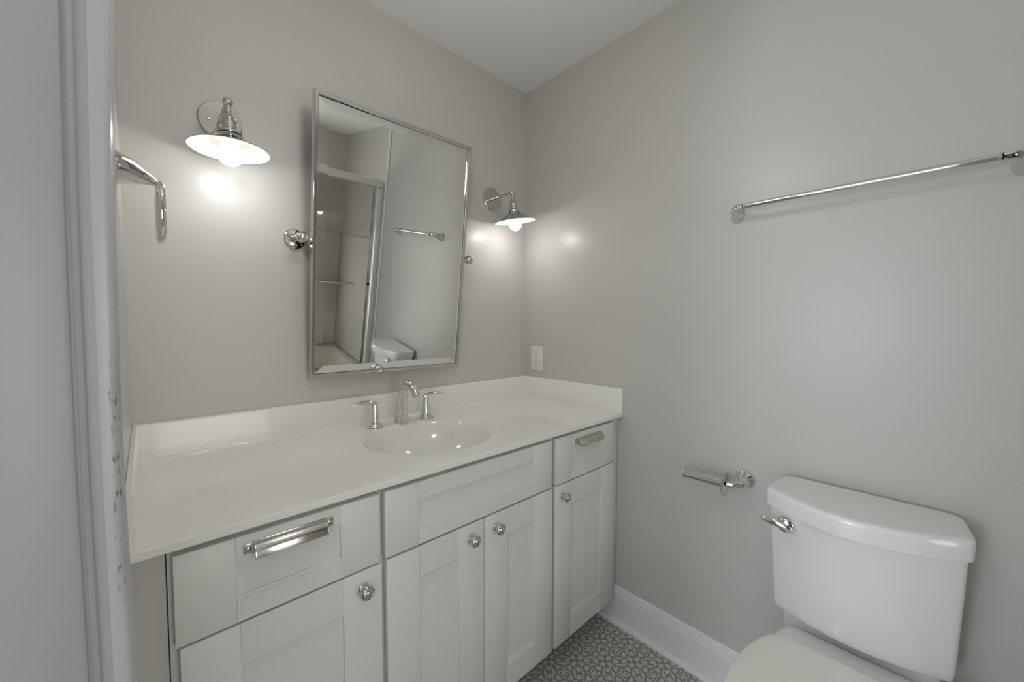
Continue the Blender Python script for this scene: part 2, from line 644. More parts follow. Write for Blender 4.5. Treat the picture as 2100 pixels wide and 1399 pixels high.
def pull_bms(x0, x1, zc):
    """bin pull: a half-round cup between two screwed ears"""
    y = YD - 0.0001
    ear = new()
    for a, b in ((x0, x0 + 0.020), (x1 - 0.020, x1)):
        add_box(ear, a, b, y - 0.0026, y, zc - 0.0095, zc + 0.0095, 0.0022, 3)
    add_box(ear, x0 + 0.012, x1 - 0.012, y - 0.0030, y, zc + 0.0020, zc + 0.0115, 0.0010, 2)
    cup = new()
    outer = [(y - 0.0005, zc + 0.0100), (y - 0.0060, zc + 0.0100), (y - 0.0120, zc + 0.0085), (y - 0.0180, zc + 0.0045), (y - 0.0225, zc - 0.0015),
             (y - 0.0245, zc - 0.0090), (y - 0.0250, zc - 0.0150)]
    inner = [(y - 0.0225, zc - 0.0150), (y - 0.0215, zc - 0.0085), (y - 0.0195, zc - 0.0020), (y - 0.0155, zc + 0.0030), (y - 0.0100, zc + 0.0062), (y - 0.0005, zc + 0.0070)]
    prof = outer + inner
    a, b = x0 + 0.0165, x1 - 0.0165
    n = len(prof)

    def ring(x, k):
        return [(x, y + (p[0] - y) * k, zc + 0.004 + (p[1] - zc - 0.004) * (0.4 + 0.6 * k)) for p in prof]
    add_rings(cup, [ring(a - 0.0008, 0.90), ring(a, 0.97), ring(a + 0.0015, 1.0), ring(b - 0.0015, 1.0), ring(b, 0.97), ring(b + 0.0008, 0.90)])
    # end cheeks
    for xx in (a, b - 0.0016):
        cheek = [(xx, p[0], p[1]) for p in outer] + [(xx, y - 0.0005, zc - 0.0150)]
        cheek2 = [(xx + 0.0016, q[1], q[2]) for q in cheek]
        add_rings(cup, [cheek, cheek2])
    screws = []
    for sx in (x0 + 0.0085, x1 - 0.0085):
        s = new()
        add_lathe(s, (sx, y - 0.0026, zc), (0, -1, 0), [(0, 0.0048), (0.0008, 0.0046), (0.0016, 0.0034), (0.0019, 0.0)], 20)
        screws.append(s)
    return ear, cup, screws


def add_pull(root, drawer, x0, x1, zc):
    ear, cup, screws = pull_bms(x0, x1, zc)
    p = part('cup_pull', cup, M_SATIN, root, drawer, 35)
    e = part('mounting_plate', ear, M_SATIN, root, drawer, 35)
    for s in screws:
        part('screw', s, M_STEEL, root, drawer, 35)


ZD0, ZD1 = 0.709, 0.8735      # drawer fronts
ZP0, ZP1 = 0.117, 0.7045      # doors
KZ = 0.664


def cabinet(name, x0, x1, label):
    root = thing(name, ((x0 + x1) / 2, -0.28, 0.0), label, 'cabinet', GC)
    part('carcass', carcass_bm(x0, x1), M_CABIN, root)
    part('toe_kick', add_box(new(), x0, x1, -0.482, -0.468, 0.0005, 0.1128), M_CABIN, root)
    return root


c = cabinet('base_cabinet', -1.4370, -1.0525, 'pale grey left base cabinet with a wide cup-pull drawer over one door, by the doorway')
d = part('drawer_front', front_bm(-1.4297, -1.0590, ZD0, ZD1, 0.0895, 0.0495), M_CAB, c, smooth=30)
add_pull(c, d, -1.3285, -1.1645, 0.8468)
d = part('door', front_bm(-1.4243, -1.0565, ZP0, ZP1, 0.0885, 0.0890), M_CAB, c, smooth=30)
part('knob', knob_bm(-1.1005, KZ), M_NICKEL, c, d, 35)

c = cabinet('sink_cabinet', -1.0515, -0.4305, 'pale grey middle cabinet under the basin, false drawer over two knobbed doors')
part('false_drawer_front', front_bm(-1.0456, -0.4420, ZD0 + 0.001, ZD1, 0.0900, 0.0550), M_CAB, c, smooth=30)
d = part('door', front_bm(-1.0430, -0.7420, ZP0, ZP1, 0.0900, 0.0890), M_CAB, c, smooth=30)
part('knob', knob_bm(-0.7905, KZ), M_NICKEL, c, d, 35)
d = part('door', front_bm(-0.7390, -0.4375, ZP0, ZP1, 0.0900, 0.0890), M_CAB, c, smooth=30)
part('knob', knob_bm(-0.6970, KZ), M_NICKEL, c, d, 35)

c = cabinet('base_cabinet', -0.4295, -0.0015, 'pale grey right base cabinet against the wall, cup-pull drawer over one door')
d = part('drawer_front', front_bm(-0.4195, -0.0600, ZD0, ZD1 + 0.001, 0.0880, 0.0500), M_CAB, c, smooth=30)
add_pull(c, d, -0.3170, -0.1460, 0.8440)
d = part('door', front_bm(-0.4217, -0.0545, ZP0, ZP1, 0.0900, 0.0890), M_CAB, c, smooth=30)
part('knob', knob_bm(-0.3840, KZ), M_NICKEL, c, d, 35)

# ------------------------------------------------------------------ vanity top with moulded basin
ZT, ZU = 0.9019, 0.8858
YC = -0.5806
BX, BY, RX, RY = -0.757, -0.308, 0.215, 0.196
root = thing('countertop', (BX, BY, ZU), 'long white stone counter with a sunken oval basin and low splash edges', 'countertop')
x0, x1, y0, y1 = XL + 0.0006, -0.0006, YC, -0.0006
ang = sorted([2 * PI * i / 120 for i in range(120)] + [math.atan2(yy - BY, xx - BX) % (2 * PI) for xx in (x0, x1) for yy in (y0, y1)])


def rect_hit(a, e):
    ca, sa = math.cos(a), math.sin(a)
    t = 1e9
    if ca > 1e-9: t = min(t, (x1 - e - BX) / ca)
    if ca < -1e-9: t = min(t, (x0 + e - BX) / ca)
    if sa > 1e-9: t = min(t, (y1 - e - BY) / sa)
    if sa < -1e-9: t = min(t, (y0 + e - BY) / sa)
    return BX + ca * t, BY + sa * t


def ell(a, s):
    # same direction as angle a on the ellipse scaled by s
    ca, sa = math.cos(a), math.sin(a)
    t = s / math.sqrt((ca / RX) ** 2 + (sa / RY) ** 2)
    return BX + ca * t, BY + sa * t


rings = []
rings.append([(*ell(a, 1.03), ZU) for a in ang])
rings.append([(*rect_hit(a, 0.001), ZU) for a in ang])
rings.append([(*rect_hit(a, 0.0), ZU + 0.001) for a in ang])
rings.append([(*rect_hit(a, 0.0), ZT - 0.0012) for a in ang])
rings.append([(*rect_hit(a, 0.0012), ZT) for a in ang])
rings.append([(*ell(a, 1.06), ZT) for a in ang])
rings.append([(*ell(a, 1.03), ZT) for a in ang])
bm = add_rings(new(), rings, False, False)
part('slab', bm, M_TOP, root, smooth=20)
prof = [(1.03, 0.0), (1.018, 0.0003), (1.006, 0.0012), (0.994, 0.0030), (0.98, 0.0062), (0.965, 0.0105), (0.945, 0.0175), (0.915, 0.029), (0.87, 0.045), (0.80, 0.065), (0.70, 0.085), (0.56, 0.102), (0.40, 0.113), (0.22, 0.119), (0.10, 0.121)]
rings = [[(*ell(a, s), ZT - dz) for a in ang] for s, dz in prof]
rings2 = [[(*ell(a, s + 0.0), ZT - dz - 0.008) for a in ang] for s, dz in prof][::-1]
rings2[-1] = [(*ell(a, 1.03), ZU) for a in ang]
bm = add_rings(new(), rings + rings2[:-1], False, False)
basin = part('basin', bm, M_BASIN, root, smooth=50, label='bisque moulded oval basin')
bm = new()
add_lathe(bm, (BX, BY, ZT - 0.1235), (0, 0, 1), [(0, 0.021), (0.003, 0.022), (0.0045, 0.020), (0.004, 0.014), (0.0055, 0.013), (0.007, 0.006), (0.0072, 0)], 32)
part('drain', bm, M_CHROME, root, basin, label='chrome drain plug')
# splashes with a coved foot
HS = 0.1014
tb = 0.0205


def splash_prof(t, h, s):
    """section as (offset from wall, z)"""
    r = 0.013
    p = [(0.0006, ZT - 0.0001), (t + r, ZT - 0.0001)]
    p += [(t + r - r * math.sin(a), ZT - 0.0001 + r - r * math.cos(a)) for a in [PI / 2 * i / 6 for i in range(1, 7)]]
    p += [(t, ZT + h - 0.003), (t - 0.001, ZT + h - 0.0008), (t - 0.003, ZT + h), (0.0006, ZT + h)]
    return [(s * a, b) for a, b in p]


bm = new()
add_prism(bm, splash_prof(tb, HS, -1), 'x', x0, x1)
part('backsplash', bm, M_TOP, root, smooth=40)
ts = 0.0095
pr = [(0.0006, ZT - 0.0001), (ts, ZT - 0.0001), (ts, ZT + HS - 0.002), (ts - 0.0015, ZT + HS), (0.0006, ZT + HS)]
bm = new()
add_prism(bm, [(-a, b) for a, b in pr], 'y', YC + 0.001, -tb - 0.0005)
part('side_splash', bm, M_TOP, root, smooth=40)
bm = new()
add_prism(bm, [(XL + a, b) for a, b in pr], 'y', YC + 0.001, -tb - 0.0005)
part('side_splash', bm, M_TOP, root, smooth=40)

# ------------------------------------------------------------------ faucet
FX, FY = -0.7535, -0.094
root = thing('faucet', (FX, FY, ZT + 0.0003), 'polished chrome widespread faucet behind the basin, arched spout between two levers', 'faucet')
z0 = ZT + 0.0004
bm = new()
pts = [(FX, FY, z0, 0.0265), (FX, FY, z0 + 0.006, 0.0263), (FX, FY, z0 + 0.032, 0.0248), (FX, FY - 0.003, z0 + 0.072, 0.0218), (FX, FY - 0.016, z0 + 0.112, 0.0178),
       (FX, FY - 0.040, z0 + 0.142, 0.0152), (FX, FY - 0.072, z0 + 0.1505, 0.0146), (FX, FY - 0.098, z0 + 0.138, 0.0148), (FX, FY - 0.114, z0 + 0.116, 0.0152)]
add_tube(bm, pts, 28, 6, up=(1, 0, 0))
sp = part('spout', bm, M_CHROME, root, smooth=50)
bm = new()
dv = Vector((0, -0.016, -0.022)).normalized()
tip = Vector(pts[-1][:3]) + dv * 0.0004
add_lathe(bm, tip, dv, [(0, 0.0120), (0.002, 0.0120), (0.002, 0.010), (0.0005, 0.009)], 24)
part('aerator', bm, M_STEEL, root, sp)
for s in (-1, 1):
    hx = FX + s * 0.1045
    bm = new()
    add_lathe(bm, (hx, FY - 0.002, z0), (0, 0, 1), [(0, 0.0280), (0.002, 0.0295), (0.005, 0.0285), (0.009, 0.0235), (0.014, 0.0200), (0.022, 0.0178), (0.045, 0.0150), (0.070, 0.0118), (0.082, 0.0106), (0.086, 0.0092), (0.088, 0.0)], 32)
    hb = part('handle', bm, M_CHROME, root, smooth=45)
    bm = new()
    L = [(hx - s * 0.0105, FY - 0.002, z0 + 0.0840, 0.0080, 0.0040), (hx + s * 0.004, FY - 0.002, z0 + 0.0885, 0.0115, 0.0065), (hx + s * 0.024, FY - 0.004, z0 + 0.0935, 0.0120, 0.0068),
         (hx + s * 0.046, FY - 0.007, z0 + 0.0945, 0.0100, 0.0056), (hx + s * 0.066, FY - 0.010, z0 + 0.0925, 0.0062, 0.0034), (hx + s * 0.080, FY - 0.012, z0 + 0.0905, 0.0012, 0.0010)]
    add_tube(bm, L, 20, 5)
    part('lever', bm, M_CHROME, root, hb, 45)

# ------------------------------------------------------------------ pivoting wall mirror
MX0, MX1, MZ, MH, MY, MT = -1.0518, -0.4562, 1.5401, 0.9058, -0.0958, 0.1139
root = thing('wall_mirror', ((MX0 + MX1) / 2, -0.001, MZ), 'tall mirror in a thin nickel frame, tilted forward between the sconces', 'mirror')


def mp(x, v, dpt):
    """x, height along the tilted plane, depth in front of the plane"""
    return (x, MY - math.sin(MT) * v - math.cos(MT) * dpt, MZ + math.cos(MT) * v - math.sin(MT) * dpt)


def tilt_bm(bm):
    """local (x, depth, v) -> world"""
    for vtx in bm.verts:
        vtx.co = Vector(mp(vtx.co.x, vtx.co.z, vtx.co.y))
    return bm


FWID, FDEP = 0.0125, 0.024
bm = new()
hh = MH / 2
sec = [(0, -FDEP), (0, -0.002), (0.002, 0.0), (FWID - 0.002, 0.0), (FWID, -0.002), (FWID, -0.010), (FWID + 0.003, -0.012), (FWID + 0.003, -FDEP)]
rings = []
for cx, cz, sx, sz in ((MX0, -hh, 1, 1), (MX1, -hh, -1, 1), (MX1, hh, -1, -1), (MX0, hh, 1, -1)):
    rings.append([(cx + sx * a, d_, cz + sz * a) for a, d_ in sec])
rv = [[bm.verts.new(p) for p in r] for r in rings]
for i in range(4):
    a, b = rv[i], rv[(i + 1) % 4]
    for j in range(len(sec)):
        k = (j + 1) % len(sec)
        bm.faces.new((a[j], a[k], b[k], b[j]))
tilt_bm(bm)
part('frame', bm, M_NICKEL, root, smooth=30)
# bevelled glass
bm = new()
g0, g1 = FWID + 0.0005, FWID + 0.0265
D0, D1 = -0.0077, -0.0068


def rect(e, d_):
    return [(MX0 + e, d_, -hh + e), (MX1 - e, d_, -hh + e), (MX1 - e, d_, hh - e), (MX0 + e, d_, hh - e)]


add_rings(bm, [rect(g0, -0.0115), rect(g0, D0), rect(g1, D1)])
tilt_bm(bm)
part('mirror_glass', bm, M_MIRROR, root, smooth=None)
bm = new()
add_box(bm, MX0 + FWID + 0.004, MX1 - FWID - 0.004, -0.022, -0.0125, -hh + FWID + 0.004, hh - FWID - 0.004)
tilt_bm(bm)
part('backing_board', bm, M_DARK, root, smooth=None)
for s, fx in ((-1, MX0), (1, MX1)):
    px = fx + s * 0.029
    pz = MZ + 0.0125
    bm = new()
    add_lathe(bm, (px, -0.0004, pz), (0, -1, 0), [(0, 0.0330), (0.003, 0.0335), (0.006, 0.0318), (0.008, 0.0280), (0.0095, 0.0220), (0.0110, 0.0165), (0.0160, 0.0140), (0.0230, 0.0128), (0.045, 0.0110), (0.066, 0.0105)], 40)
    rs = part('pivot_rosette', bm, M_NICKEL, root, smooth=40)
    bm = new()
    add_sphere(bm, (px, -0.0860, MZ + 0.006), 0.0185, 18)
    part('ball', bm, M_NICKEL, root, rs, 60)
    bm = new()
    yk, zk = MY + 0.008, MZ + 0.001
    xa = px - s * 0.0150
    add_lathe(bm, (xa, yk, zk), (-s, 0, 0), [(0, 0.006), (0.002, 0.0085), (0.004, 0.0095), (0.006, 0.0075), (0.0075, 0.0095), (0.0105, 0.0098), (0.0125, 0.0070), (0.0138, 0.006)], 24)
    part('pivot_screw', bm, M_NICKEL, root, rs, 40)
    for a in (200, 320, 80):
        bm = new()
        add_lathe(bm, (px + 0.0255 * math.cos(math.radians(a)), -0.0068, pz + 0.0255 * math.sin(math.radians(a))), (0, -1, 0), [(0, 0.0036), (0.0022, 0.0030), (0.0028, 0)], 16)
        part('screw', bm, M_STEEL, root, rs)

# ------------------------------------------------------------------ wall sconces


def sconce(cx, cz, tilt, label):
    root = thing('wall_sconce', (cx, -0.0005, cz), label, 'wall lamp', 'sconces either side of the mirror')
    bm = new()
    add_lathe(bm, (cx, -0.0005, cz), (0, -1, 0), [(0, 0.0530), (0.005, 0.0535), (0.0070, 0.0530), (0.0080, 0.0515), (0.0082, 0.0)], 64)
    bp = part('backplate', bm, M_NICKEL, root, smooth=30)
    for sx in (-1, 1):
        bm = new()
        add_lathe(bm, (cx + sx * 0.0285, -0.0087, cz - 0.004), (0, -1, 0), [(0, 0.0045), (0.003, 0.0042), (0.004, 0.0)], 16)
        part('screw', bm, M_STEEL, root, bp)
    ay = -0.141

    def swing(bm):
        """swivel the lamp head sideways about its ball joint"""
        c, sn = math.cos(tilt), math.sin(tilt)
        for v in bm.verts:
            x, z = v.co.x - cx, v.co.z - cz
            v.co.x = cx + x * c - z * sn
            v.co.z = cz + x * sn + z * c
        return bm
    bm = new()
    add_tube(bm, [(cx, -0.0088, cz, 0.0075), (cx, -0.013, cz, 0.0065), (cx, -0.07, cz, 0.0062), (cx, ay + 0.012, cz, 0.0062)], 20, 3)
    part('arm', bm, M_NICKEL, root, smooth=50)
    bm = new()
    add_sphere(bm, (cx, ay, cz), 0.0120, 16)
    add_lathe(bm, (cx, ay, cz - 0.010), (0, 0, -1), [(0, 0.0065), (0.008, 0.0070), (0.010, 0.0080), (0.013, 0.0080), (0.015, 0.0070), (0.020, 0.0085), (0.030, 0.0150), (0.034, 0.0195), (0.0365, 0.0205), (0.039, 0.0195),
                                                      (0.040, 0.0172), (0.058, 0.0178), (0.063, 0.0205), (0.067, 0.0270), (0.0690, 0.0305), (0.0735, 0.0310), (0.0755, 0.0295), (0.0760, 0.0)], 36)
    sk = part('socket_cup', swing(bm), M_NICKEL, root, smooth=40)
    for q in range(3):
        a = math.radians(25 + 120 * q)
        bm = new()
        add_lathe(bm, (cx + 0.0300 * math.cos(a), ay + 0.0300 * math.sin(a), cz - 0.0815), (math.cos(a), math.sin(a), 0), [(0, 0.0025), (0.005, 0.0025), (0.0055, 0.0035), (0.008, 0.0035), (0.009, 0)], 12)
        part('thumb_screw', swing(bm), M_NICKEL, root, sk)
    zt = cz - 0.0865
    prof = [(0.0000, 0.0150), (0.0003, 0.0290), (0.0030, 0.0320), (0.0095, 0.0375), (0.0175, 0.0485), (0.0260, 0.0635), (0.0330, 0.0785), (0.0380, 0.0905), (0.0395, 0.0925)]
    pr = smooth_path(prof[1:], 4)
    bm = new()
    n = 64
    add_lathe(bm, (cx, ay, zt), (0, 0, -1), [(0.0, 0.0150)] + pr, n, False, False)
    nf = len(bm.faces)
    add_lathe(bm, (cx, ay, zt), (0, 0, -1), [(0.0401, 0.0921)] + [(h + 0.0016, r - 0.0004) for h, r in pr[::-1]] + [(0.0016, 0.0150)], n, False, False)
    bm.faces.ensure_lookup_table()
    for f in bm.faces[nf:]:
        f.material_index = 1
    part('lamp_shade', swing(bm), [M_NICKEL, M_ENAMEL], root, smooth=50)
    zb = cz - 0.1375
    r = 0.0300
    cut = 11
    pb = [(-r * math.cos(PI * i / 24), r * math.sin(PI * i / 24)) for i in range(0, cut + 1)]
    bm = new()
    add_lathe(bm, (cx, ay, zb), (0, 0, 1), pb, 36, True, False)
    bl = part('light_bulb', swing(bm), M_BULB, root, smooth=60, label='lit frosted bulb globe')
    pc = [pb[-1]] + [(-r * math.cos(PI * i / 24), r * math.sin(PI * i / 24)) for i in range(cut + 1, 17)]
    pc += [(0.0210, 0.0220), (0.0290, 0.0178), (0.0370, 0.0150), (0.0450, 0.0135), (0.0500, 0.0130)]
    bm = new()
    add_lathe(bm, (cx, ay, zb), (0, 0, 1), pc, 36, False, True)
    part('bulb_neck', swing(bm), M_NECK, root, bl, smooth=60, label='dimmer neck of the lit bulb')
    return root


sconce(-1.2705, 1.8680, 0.015, 'lit nickel wall sconce at left of the mirror, near the towel ring')
sconce(-0.2270, 1.8620, 0.155, 'lit nickel wall sconce at right of the mirror, by the room corner')

# ------------------------------------------------------------------ added fill lights: hanging globe and framed tub panel (out of view)
GX, GY, GZ = -1.04, -0.86, 2.02
root = thing('globe_fill_light', (GX, GY, H - 0.0005), 'added fill light, a white globe on a short nickel rod, out of view', 'fill lamp')
bm = new()
add_lathe(bm, (GX, GY, H - 0.0006), (0, 0, -1), [(0, 0.060), (0.012, 0.058), (0.022, 0.045), (0.026, 0.012), (0.030, 0.0)], 32)
part('canopy', bm, M_NICKEL, root)
bm = new()
add_tube(bm, [(GX, GY, H - 0.028, 0.006), (GX, GY, GZ + 0.079, 0.006)], 14, 1, up=(1, 0, 0))
part('rod', bm, M_NICKEL, root)
bm = new()
add_sphere(bm, (GX, GY, GZ), 0.08, 14)
part('fill_globe', bm, M_FILL_GLOBE, root, smooth=60, label='glowing globe of the added fill light')
bm = new()
wx0, wx1, wz0, wz1 = -1.405, -0.655, 0.50, 1.70
for b in ((wx0 - 0.045, wx0, wz0 - 0.045, wz1 + 0.045), (wx1, wx1 + 0.045, wz0 - 0.045, wz1 + 0.045), (wx0, wx1, wz0 - 0.045, wz0), (wx0, wx1, wz1, wz1 + 0.045), (wx0, wx1, 1.085, 1.115)):
    add_box(bm, b[0], b[1], -2.7795, -2.742, b[2], b[3], 0.004, 2)
struct('fill_light_frame', bm, M_TRIM, 40)  # window-like frame made up around the added tub fill light

# ------------------------------------------------------------------ electrical outlet
OY, OZ = -0.0885, 1.0985
root = thing('electrical_outlet', (-0.0003, OY, OZ), 'white rectangular wall outlet above the right side splash', 'outlet')
bm = new()
add_box(bm, -0.0062, -0.0004, OY - 0.0405, OY + 0.0405, OZ - 0.0625, OZ + 0.0625, 0.0025, 3)
pl = part('cover_plate', bm, M_PLASTIC, root, smooth=40)
bm = new()
add_box(bm, -0.0085, -0.0063, OY - 0.0168, OY + 0.0168, OZ - 0.0335, OZ + 0.0335, 0.0010, 2)
rc = part('receptacle', bm, M_PLASTIC, root, smooth=40)
for sz in (-1, 1):
    bm = new()
    zc = OZ + sz * 0.0205
    add_box(bm, -0.0088, -0.0086, OY + 0.0045, OY + 0.0063, zc - 0.001, zc + 0.007)
    add_box(bm, -0.0088, -0.0086, OY - 0.0063, OY - 0.0045, zc - 0.000, zc + 0.007)
    add_lathe(bm, (-0.0086, OY, zc - 0.0065), (-1, 0, 0), [(0, 0.0024), (0.0002, 0.0024)], 12)
    part('socket_slots', bm, M_DARK, root, rc)
    bm = new()
    add_lathe(bm, (-0.0062, OY, OZ + sz * 0.0485), (-1, 0, 0), [(0, 0.003), (0.0006, 0.0028), (0.0009, 0)], 14)
    part('screw', bm, M_PLASTIC, root, pl)
for sz in (-1, 1):
    bm = new()
    add_box(bm, -0.0094, -0.0086, OY - 0.0075, OY + 0.0075, OZ + sz * 0.0030 - 0.0024, OZ + sz * 0.0030 + 0.0024, 0.0004, 1)
    part('test_button', bm, M_PLASTIC, root, rc)

# ------------------------------------------------------------------ towel bar
TBX, TBZ = -0.070, 1.643
root = thing('towel_bar', (-0.0005, -1.28, TBZ), 'long chrome towel bar high on the right wall above the toilet', 'towel bar')
YA, YE = -1.040, -1.540
bm = new()
add_tube(bm, [(TBX, YA, TBZ, 0.0080), (TBX, YE, TBZ, 0.0080)], 28, 1)
part('bar', bm, M_CHROME, root, smooth=50)
for ye, s in ((YA, 1), (YE, -1)):
    bm = new()
    P = [(-0.0006, ye + s * 0.042, TBZ - 0.006, 0.0215, 0.0285), (-0.0060, ye + s * 0.041, TBZ - 0.006, 0.0205, 0.0275), (-0.0180, ye + s * 0.041, TBZ - 0.004, 0.0165, 0.0220), (-0.0350, ye + s * 0.039, TBZ - 0.001, 0.0125, 0.0165),
         (-0.0530, ye + s * 0.032, TBZ, 0.0105, 0.0125), (-0.0660, ye + s * 0.018, TBZ, 0.0092, 0.0098), (TBX, ye + s * 0.0045, TBZ, 0.0086)]
    P = [p if len(p) == 5 else p + (p[3],) for p in P]
    add_tube(bm, P, 28, 5)
    ps = part('post', bm, M_CHROME, root, smooth=50)
    bm = new()
    add_lathe(bm, (TBX, ye + s * 0.0042, TBZ), (0, -s, 0), [(0, 0.0084), (0.001, 0.0094), (0.0026, 0.0094), (0.0036, 0.0084)], 24)
    part('collar', bm, M_CHROME, root, ps)
    bm = new()
    add_lathe(bm, (-0.0150, ye + s * 0.0415, TBZ - 0.0270), (-0.2, 0, -1), [(0, 0.0025), (0.0022, 0.0022), (0.0025, 0)], 10)
    part('set_screw', bm, M_DARK, root, ps)

# ------------------------------------------------------------------ toilet paper holder
root = thing('toilet_paper_holder', (-0.0005, -1.045, 0.757), 'small chrome paper holder on the wall beside the toilet tank, arm empty', 'paper holder')
PX, PZ = -0.070, 0.7500
bm = new()
P = [(-0.0006, -1.0440, 0.7575, 0.0300, 0.0280), (-0.0050, -1.0440, 0.7570, 0.0290, 0.0270), (-0.0130, -1.0430, 0.7560, 0.0230, 0.0215), (-0.0280, -1.0430, 0.7530, 0.0165, 0.0150),
     (-0.0480, -1.0400, 0.7505, 0.0130, 0.0115), (-0.0640, -1.0280, PZ, 0.0098, 0.0098), (PX, -1.0080, PZ, 0.0075, 0.0075)]
add_tube(bm, P, 26, 5)
ps = part('post', bm, M_CHROME, root, smooth=50)
bm = new()
add_lathe(bm, (-0.0105, -1.0440, 0.7365), (-0.3, 0, -1), [(0, 0.0025), (0.0030, 0.0022), (0.0035, 0)], 10)
part('set_screw', bm, M_DARK, root, ps)
bm = new()
add_lathe(bm, (PX, -1.0068, PZ), (0, 1, 0), [(0, 0.0050), (0.0004, 0.0410), (0.0012, 0.0425), (0.0026, 0.0425), (0.0034, 0.0415), (0.0036, 0.0)], 48)
part('disc', bm, M_CHROME, root, smooth=30)
bm = new()
add_lathe(bm, (PX, -1.0030, PZ), (0, 1, 0), [(0, 0.0155), (0.1255, 0.0155)], 32)
tb_ = part('roller_arm', bm, M_CHROME, root, smooth=40)
bm = new()
add_lathe(bm, (PX, -0.8774, PZ), (0, 1, 0), [(0, 0.0155), (0.0006, 0.0178), (0.0040, 0.0182), (0.0062, 0.0175), (0.0066, 0.0150), (0.0060, 0.0)], 32)
part('end_cap', bm, M_CHROME, root, tb_, 35)

# ------------------------------------------------------------------ towel ring
RY_, RZ_ = -0.315, 1.573
root = thing('towel_ring', (XL + 0.0005, RY_, RZ_), 'chrome towel ring on the left wall beside the door casing', 'towel ring')
tx = -1.4205
bm = new()
P = smooth_path([(XL + 0.0006, RY_ - 0.052, RZ_ + 0.0030, 0.072, 0.0260), (XL + 0.0050, RY_ - 0.050, RZ_ + 0.0030, 0.070, 0.0255), (XL + 0.0150, RY_ - 0.042, RZ_ + 0.0040, 0.060, 0.0230), (XL + 0.0280, RY_ - 0.029, RZ_ + 0.0058, 0.044, 0.0210),
                 (XL + 0.0430, RY_ - 0.013, RZ_ + 0.0052, 0.026, 0.0145), (tx - 0.008, RY_ - 0.004, RZ_ + 0.0020, 0.015, 0.0088), (tx - 0.001, RY_ - 0.001, RZ_ - 0.0018, 0.010, 0.0052), (tx + 0.0045, RY_, RZ_ - 0.0040, 0.004, 0.0025)], 5)
add_rings(bm, [[(x, y + ra * math.cos(2 * PI * k / 32), z + rb * math.sin(2 * PI * k / 32)) for k in range(32)] for x, y, z, ra, rb in P])
ps = part('post', bm, M_CHROME, root, smooth=50)
bm = new()
add_lathe(bm, (XL + 0.0120, RY_ - 0.055, RZ_ - 0.009), (0.2, 0, -1), [(0, 0.003), (0.0035, 0.003), (0.004, 0)], 10)
part('set_screw', bm, M_DARK, root, ps)
bm = new()
zc_, ry_, rz_ = RZ_ - 0.0640, 0.080, 0.0555
loop = []
for i in range(28):
    a = 2 * PI * i / 28
    ca, sa = math.cos(a), math.sin(a)
    loop.append((tx + 0.0005, RY_ + ry_ * math.copysign(abs(ca) ** 0.7, ca), zc_ + rz_ * math.copysign(abs(sa) ** 0.7, sa), 0.0062, 0.0072))
add_tube(bm, loop, 16, 3, up=(1, 0, 0), closed=True)
part('ring', bm, M_CHROME, root, smooth=60)

# ------------------------------------------------------------------ toilet
TY = -1.3385
root = thing('toilet', (-0.38, TY, 0.0005), 'white two-piece toilet with closed lid against the right wall', 'toilet')


def round_poly(pts, rad, seg=6):
    out = []
    n = len(pts)
    for i in range(n):
        p0, p1, p2 = Vector(pts[i - 1]), Vector(pts[i]), Vector(pts[(i + 1) % n])
        r = rad[i]
        if r <= 0:
            out.append((p1.x, p1.y))
            continue
        a, b = (p0 - p1), (p2 - p1)
        la, lb = min(r, a.length * 0.49), min(r, b.length * 0.49)
        s, e = p1 + a.normalized() * la, p1 + b.normalized() * lb
        for k in range(seg + 1):
            t = k / seg
            q = s * (1 - t) ** 2 + p1 * (2 * t * (1 - t)) + e * t * t
            out.append((q.x, q.y))
    return out


def tank_outline(wb, wf, xb, xc, xf, rb=0.02, rf=0.03, inset=0.0):
    wb -= inset; wf -= inset; xb -= inset; xc += inset; xf += inset
    arc = [(xc + (xf - xc) * (1 - t * t), -wf * t) for t in [i / 8 for i in range(-8, 9)]]   # from +wf to -wf
    pts = [(xb, -wb), (xb, wb)] + arc
    rad = [rb, rb, rf] + [0] * 15 + [rf]
    return [(x, y + TY) for x, y in round_poly(pts, rad)]


bm = new()
rings = []
for t, ins in ((0.0, 0.016), (0.006, 0.007), (0.03, 0.001), (0.08, 0.0), (0.3, 0.0), (0.5, 0.0), (0.75, 0.0), (1.0, 0.0)):
    z = 0.4460 + (0.7635 - 0.4460) * t
    wb_ = 0.171 + 0.005 * t
    wf_ = 0.181 + 0.009 * t
    rings.append([(x, y, z) for x, y in tank_outline(wb_, wf_, -0.022, -0.122 - 0.040 * t, -0.162 - 0.068 * t, inset=ins)])
add_rings(bm, rings)
tank = part('tank', bm, M_CHINA, root, smooth=50)
bm = new()
rings = []
for z, ins in ((0.7640, 0.004), (0.7650, 0.0005), (0.7680, 0.0), (0.8005, 0.0), (0.8070, 0.0012), (0.8110, 0.0045), (0.8128, 0.0100), (0.8135, 0.0200)):
    rings.append([(x, y, z) for x, y in tank_outline(0.183, 0.199, -0.0135, -0.164, -0.246, 0.030, 0.040, inset=ins)])
add_rings(bm, rings)
part('tank_lid', bm, M_CHINA, root, smooth=50)
